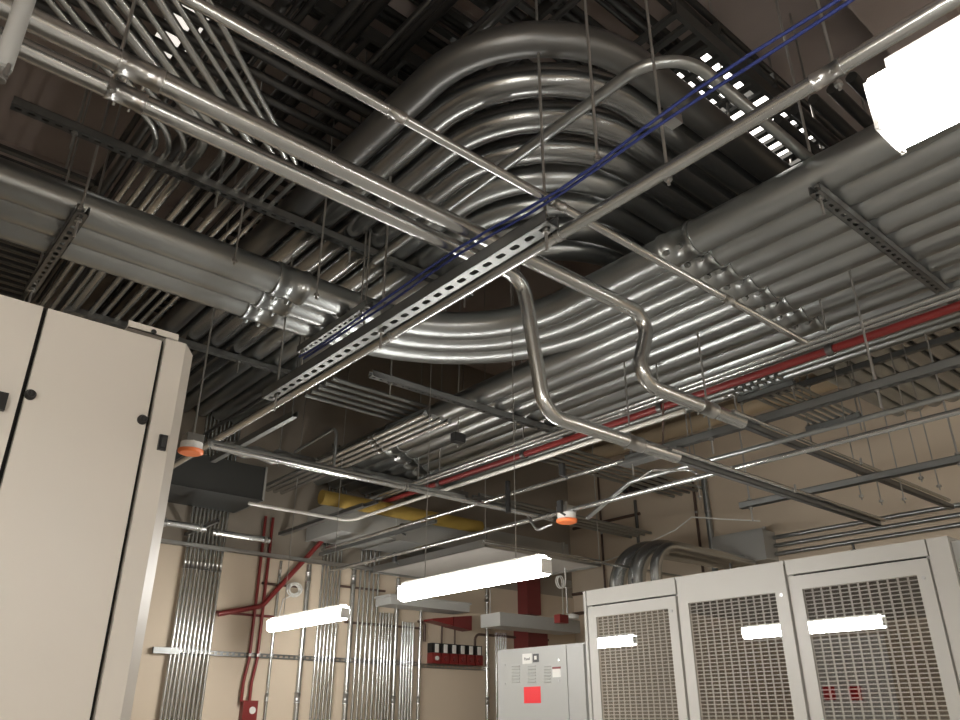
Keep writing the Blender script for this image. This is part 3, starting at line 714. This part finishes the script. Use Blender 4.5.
# strobe speaker cluster near the corner
p = at(567,618,y=5.6)
t = thing('strobe', p, 'white and red strobe hanging in the corner next to the cabinets', 'strobe')
MB().box((p.x-.10,5.6,p.z-.05),(p.x+.02,5.68,p.z+.03)).build('body', M['red'], t)
MB().sweep([(p.x+.10,5.63,p.z-.0),(p.x+.10,5.63,p.z+.035),(p.x+.10,5.63,p.z+.05)], .07, 16, radii=[.07,.08,.03]).build('globe', M['white'], t)
MB().sweep([(p.x+.04,5.63,p.z+.05),(p.x+.04,5.63,p.z+.60)], .01, 8).build('stem', M['cast'], t)
MB().box((p.x-.0,5.6,p.z+.30),(p.x+.09,5.66,p.z+.37)).build('bracket', M['cast'], t)
pts = [(p.x-.08+.05*math.cos(k_*.5), 5.62-.002*k_, p.z+.34+.06*math.sin(k_*.5)) for k_ in range(26)] + [(p.x+.0,5.6,p.z+.55)]
MB().sweep(pts, .006, 6).build('cable', M['white'], t)

# ================================================================ white drip pan
z = 3.0; a, b, c = at(411,576,z=z), at(484,545,z=z), at(580,568,z=z)
xa, xb = b.x, c.x; ya, yb_ = b.y, a.y
t = thing('drip_pan', (xa,ya,z), 'white rectangular drip pan hung above the large strip light', 'pan')
MB().box((xa+.01,ya-.0,z),(xb,yb_,z+.012)).build('sheet', M['sheet'], t)
fr = MB()
for A2, B2 in (((xa-.01,ya-.03),(xb+.02,ya-.005)),((xa-.02,yb_),(xb+.02,yb_+.02)),((xa-.02,ya-.03),(xa+.005,yb_+.02)),((xb,ya-.03),(xb+.02,yb_+.02))):
    fr.box((A2[0],A2[1],z-.02),(B2[0],B2[1],z+.045))
fr.build('frame', M['cast'], t)
for X_, Y_ in ((xa,ya-.02),(xb+.01,ya-.02),(xa,yb_+.01)):
    MB().sweep([(X_,Y_,z),(X_,Y_,CEIL if Y_ < 6 else 3.2)], .004, 6).build('threaded_rod', M['rod'], t)

# what the cabinet windows mirror: added white board for bright wall, two red boxes
a_, b_ = at(803,640,x=2*CX-XL), at(885,640,x=2*CX-XL); c_ = at(850,712,x=2*CX-XL)
t = thing('bright_wall_board', (XL,b_.y,1.0), 'white board added for a bright left wall mirrored in the cabinet windows', 'panel')
MB().box((XL,b_.y,.6),(XL+.06,a_.y,a_.z)).build('board', M['white'], t)
for px_, w_ in ((832,'left'),(858,'right')):
    q_ = at(px_,692,x=2*CX-XL)
    tag(MB().box((XL+.06,q_.y-.08,q_.z-.12),(XL+.14,q_.y+.08,q_.z+.08)).build('alarm_box', M['bred'], base=(XL+.06,q_.y,q_.z)), 'small red box seen mirrored in the widest cabinet window, %s one' % w_, 'alarm box')

# ================================================================ things on the right wall
p, q = at(712,565,x=7.45), at(766,556,x=7.45); zt_ = at(740,533,x=7.45).z
t = thing('wall_box', (7.45,q.y,p.z), 'grey pull box on the right wall above the cabinets', 'box')
MB().box((7.45,q.y,p.z-.02),(XW-.005,p.y-.05,zt_)).build('enclosure', M['panel'], t)
MB().box((7.44,q.y-.01,p.z-.03),(7.45,p.y-.04,zt_+.01)).build('cover', M['panel'], t)
MB().sweep([(7.5,q.y+.0,zt_),(7.5,q.y,zt_+.03)], .02, 8).build('knockout', M['cast'], t)
# parallel conduits right of that box
for i in range(3):
    a = at(850,543-5*i,x=7.6)
    conduit([(7.62,q.y-.02,p.z+.04+.085*i),(7.62,-.5,p.z+.04+.085*i)], .022, 'horizontal conduit on the right wall beside the grey pull box, %s from the bottom' % ORD[i], 'horizontal conduits on the right wall', m='galv', n=10,
            straps=[((7.62,3.9,p.z+.04+.085*i),(0,1,0)),((7.62,3.0,p.z+.04+.085*i),(0,1,0))])
# big elbows from cabinet top to pull box
for i, (off, r) in enumerate(((0,.085),(.19,.085),(.33,.055))):
    ex = 6.15; yy = at(618+9*i*2.2,590,x=ex).y
    ztop_ = at(650,536,x=ex).z + (-.03*i)
    conduit([(ex,yy,2.2),(ex,yy,ztop_),(7.35,q.y+.35-.12*i,ztop_-.12)], r, 'large shiny elbow rising behind the cabinets into the grey pull box, %s' % ('outermost','middle','smallest')[i], 'shiny elbows behind the cabinets', m='emt', R=[.42-.08*i], n=20, fn=14)
# vertical conduits on right wall above the box
for i, (px, py0, py1, r, m_) in enumerate(((700,545,480,.016,'brown'),(712,545,478,.035,'galv'),(606,600,470,.014,'brown'),(640,560,500,.02,'dull'))):
    a = at(px, py0, x=7.65); b = at(px-4, py1, x=7.65)
    conduit([(7.65,a.y,a.z-.3),(7.65,a.y,b.z)], r, ('brown vertical conduit on the right wall above the pull box','grey vertical conduit on the right wall above the pull box','dark crooked cable conduit in the far right wall corner','dull bent conduit on the right wall left of the shiny elbows')[i], None, m=m_, n=10, straps=[((7.65,a.y,(a.z+b.z)/2),(0,0,1))])
a = at(600,530,x=7.66)
for i, (py) in enumerate((525,592,612)):
    a = at(590,py,x=7.66); b = at(640,py-8,x=7.66)
    conduit([(7.66,a.y+.3,a.z),(7.66,b.y-1.0*(i>0),a.z)], .02, 'brown horizontal conduit low on the far right wall, %s from the top' % ORD[i], 'brown conduits on the far right wall', m='brown', n=8)
# white wire draped across the wall
pts = [at(*p_, x=6.8) for p_ in ((585,568),(620,556),(650,542),(675,530),(692,517),(720,519),(760,521))]
tag(MB().sweep(pts, .007, 6).build('loose_cable', M['white'], base=pts[0]), 'pale cable draped across the right wall over the shiny elbows', 'cable')
# beige insulated pipe high on the right wall + dark beam band
p = at(700,425,x=7.45)
conduit([(7.45,-2,at(800,400,x=7.45).z+.1),(7.45,6.9,at(800,400,x=7.45).z+.1)], .09, 'pale insulated pipe high along the right wall', None, m='ltape', name='insulated_pipe', cat='pipe', n=18)
# flange/valve dark lump
c = at(645,485,x=7.3)
t = thing('coil_spring', c, 'dark ribbed tube on the right wall under the slim grid conduits', 'fitting')
for k_ in range(6): MB().sweep([(c.x,c.y+.3-.1*k_,c.z),(c.x,c.y+.24-.1*k_,c.z)], .06, 12).build('rib', M['dark'], t)
MB().sweep([(c.x,c.y+.32,c.z),(c.x,c.y-.3,c.z)], .04, 12).build('core', M['brown'], t)
# short clusters of thin conduits in x direction (upper right wall)
for i in range(6):
    y = 2.52+.065*i
    conduit([(4.95,y,3.85),(6.28,y,3.85)], .014, 'thin conduit in the short group by the right wall, %s from the near side' % ORD[i], 'short group of thin conduits by the right wall', m='galv', n=8, straps=[((6.2,y,3.85),(1,0,0))])
for x_, w_ in ((6.12,'right'),(5.1,'left')):
    trapeze((x_,2.46,3.79),(x_,2.92,3.79),(.04,.96),'short strut hanger under the group of thin conduits by the right wall, %s one' % w_, slot=False)
# x-direction thin conduits seen left below trapeze (360-460,400-440) and near (560-640,440-480)
for i in range(5):
    y = 5.0+.11*i
    conduit([(2.75,y,4.02),(7.7,y,4.02)], .018, 'thin conduit crossing behind the wide bank toward the right wall, %s from the near side' % ORD[i], 'thin conduits crossing behind the wide bank', m='galv', n=8)
for i in range(4):
    y = 5.75+.1*i
    conduit([(4.9,y,3.62),(7.6,y,3.62)], .018, 'thin conduit crossing beyond the red pipe, %s from the near side' % ORD[i], 'thin conduits crossing beyond the red pipe', m='galv', n=8)
for i in range(2):
    x = 2.60+.12*i
    conduit([(x,4.2,4.10),(x,YW,4.10)], .016, 'thin conduit in the dark gap behind the elbows, %s of two' % ('left','right')[i], 'thin conduits in the dark gap behind the elbows', m='dull', n=8)
a, b, c = at(295,452,z=3.7), at(337,427,z=3.7), at(342,455,z=3.7)
conduit([a, b, (b.x,b.y,3.3)], .012, 'slim conduit hooking down in the dark gap behind the elbows', None, m='galv', R=.08, n=8)
# strut diagonal near (225..300, 420)
a, b = at(225,465,z=3.45), at(295,417,z=3.45)
tag(strut_mesh(MB(), (b.x,a.y,3.45),(b.x,b.y,3.45), slot=False).sweep([(b.x,b.y-.05+.1,3.49),(b.x,b.y+.05,CEIL)], .006, 6).build('strut_channel', M['strut'], base=b), 'dark strut stub ending in a bright nut left of the picture centre', 'strut')

# small conduits seen under left bank (row above ivory cabinet)
# ================================================================ upper layers
# cable ladders in x direction near the lit slots
def ladder(p, L, axis, wd, label, pitch=.23, z=None, m='tray', group='cable ladders under the deck'):
    x, y, z = p; t = thing('cable_ladder', p, label, 'cable ladder', group)
    mb = MB(); rb = MB(); n = int(L/pitch)
    if axis == 'x':
        for s in (0, wd): mb.box((x,y+s-.012,z),(x+L,y+s+.012,z+.09))
        for i in range(n+1): rb.box((x+i*pitch,y,z+.01),(x+i*pitch+.035,y+wd,z+.035))
    else:
        for s in (0, wd): mb.box((x+s-.012,y,z),(x+s+.012,y+L,z+.09))
        for i in range(n+1): rb.box((x,y+i*pitch,z+.01),(x+wd,y+i*pitch+.035,z+.035))
    mb.build('side_rails', M[m], t); rb.build('rungs', M[m], t); return t
ladder((2.5,1.46,4.72),5.0,'x',.95,'wide cable ladder below the added glowing panel',.10)
ladder((2.9,1.45,4.86),2.0,'y',.55,'cable ladder crossing over the lit one in front of the glowing panel',.09)
ladder((.1,2.75,4.95),2.9,'x',.4,'cable ladder above the fan of thin bent conduits',.12)
ladder((1.75,.3,5.08),6.6,'y',.5,'cable ladder running away above the sweeping elbows',.14)
ladder((.15,4.3,4.45),2.6,'y',.55,'cable ladder over the left bank above the ivory cabinet',.1)
for i in range(30):
    x = .75+.088*i; zz = 4.72+.10*(i % 3); r = (.018,.028,.014,.033,.012)[i % 5]
    y0_ = 2.2 if x > 2.1 else (.9 if i % 2 else 1.4)
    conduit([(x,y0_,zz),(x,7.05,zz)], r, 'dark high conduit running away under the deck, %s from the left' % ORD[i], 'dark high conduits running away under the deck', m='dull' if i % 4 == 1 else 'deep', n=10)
yb_hi = at(735,38,z=5.3).y
for i in range(26):
    y = yb_hi+.01+.078*i; zz = 5.3+.05*(i % 3)
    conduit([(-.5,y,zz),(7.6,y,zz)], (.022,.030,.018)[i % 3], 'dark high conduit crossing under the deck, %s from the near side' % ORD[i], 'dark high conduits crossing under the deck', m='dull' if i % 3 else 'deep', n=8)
for i in range(5):
    y = 1.02+.10*i
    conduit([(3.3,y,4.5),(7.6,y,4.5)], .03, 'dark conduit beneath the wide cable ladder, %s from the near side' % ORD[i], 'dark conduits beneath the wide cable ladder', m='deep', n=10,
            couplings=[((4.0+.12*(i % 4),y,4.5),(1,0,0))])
# added glowing surfaces imitating bright slots between the ladder rungs
t = thing('slot_glow_panel', (3.05,1.5,5.08), 'added glowing panel above the wide cable ladder, brightening its gaps', 'light')
MB().box((3.05,1.6,5.12),(4.35,2.4,5.18)).build('housing', M['tray'], t)
MB().box((3.07,1.62,5.11),(4.33,2.38,5.12)).build('lens', M['slotglow'], t)
p = at(205,35,z=5.25)
luminaire(p.x-.1, p.y-.25, p.y+.35, 5.3, 'added dim glowing strip above the thin bent conduits', rods=False, lens='dimglow', wd=.2, group='added glowing strips above the ladders')

# ================================================================ loose hanger rods
for i, (px, py, zz, lab) in enumerate(((598,165,3.4,'long rod left of the rail end at top centre'),(669,185,3.36,'long rod crossing the bright rail right of centre'),(445,330,3.9,'dark rod in front of the dark conduits left of centre'),
      (60,205,3.95,'bright short rod at far left below the double conduit'),(92,218,3.95,'bright rod at far left above the ivory cabinet'),(110,95,3.45,'rod hanging from the lower coupling at far left'),
      (234,265,3.8,'thin rod by the last thin bent conduit'),(192,445,3.1,'rod carrying the left orange detector'),(316,300,3.6,'bright rod crossing the left strut hanger'),(360,320,3.7,'rod above the strut before the elbows'),
      (418,480,3.6,'rod below the far strut hanger'),(458,448,3.55,'rod with black clamp beyond the far hanger'),(735,150,4.4,'short rod near the lit slots'),(840,90,3.6,'faint rod beside the glaring strip light'))):
    rod(px, py, zz, lab)
# clamps dangling on two of them
c = at(458,440,z=3.55)
tag(MB().box((c.x-.05,c.y-.03,3.53),(c.x+.05,c.y+.03,3.60)).build('rod_clamp', M['dark'], base=c), 'black clamp hanging beyond the far strut hanger', 'clamp')
c = at(672,118,z=4.05)
tag(MB().box((c.x-.035,c.y-.03,c.z-.03),(c.x+.035,c.y+.03,c.z+.04)).build('beam_clamp', M['cast'], base=c), 'small pale clamp where the blue cables meet the slim elbow conduit', 'clamp')
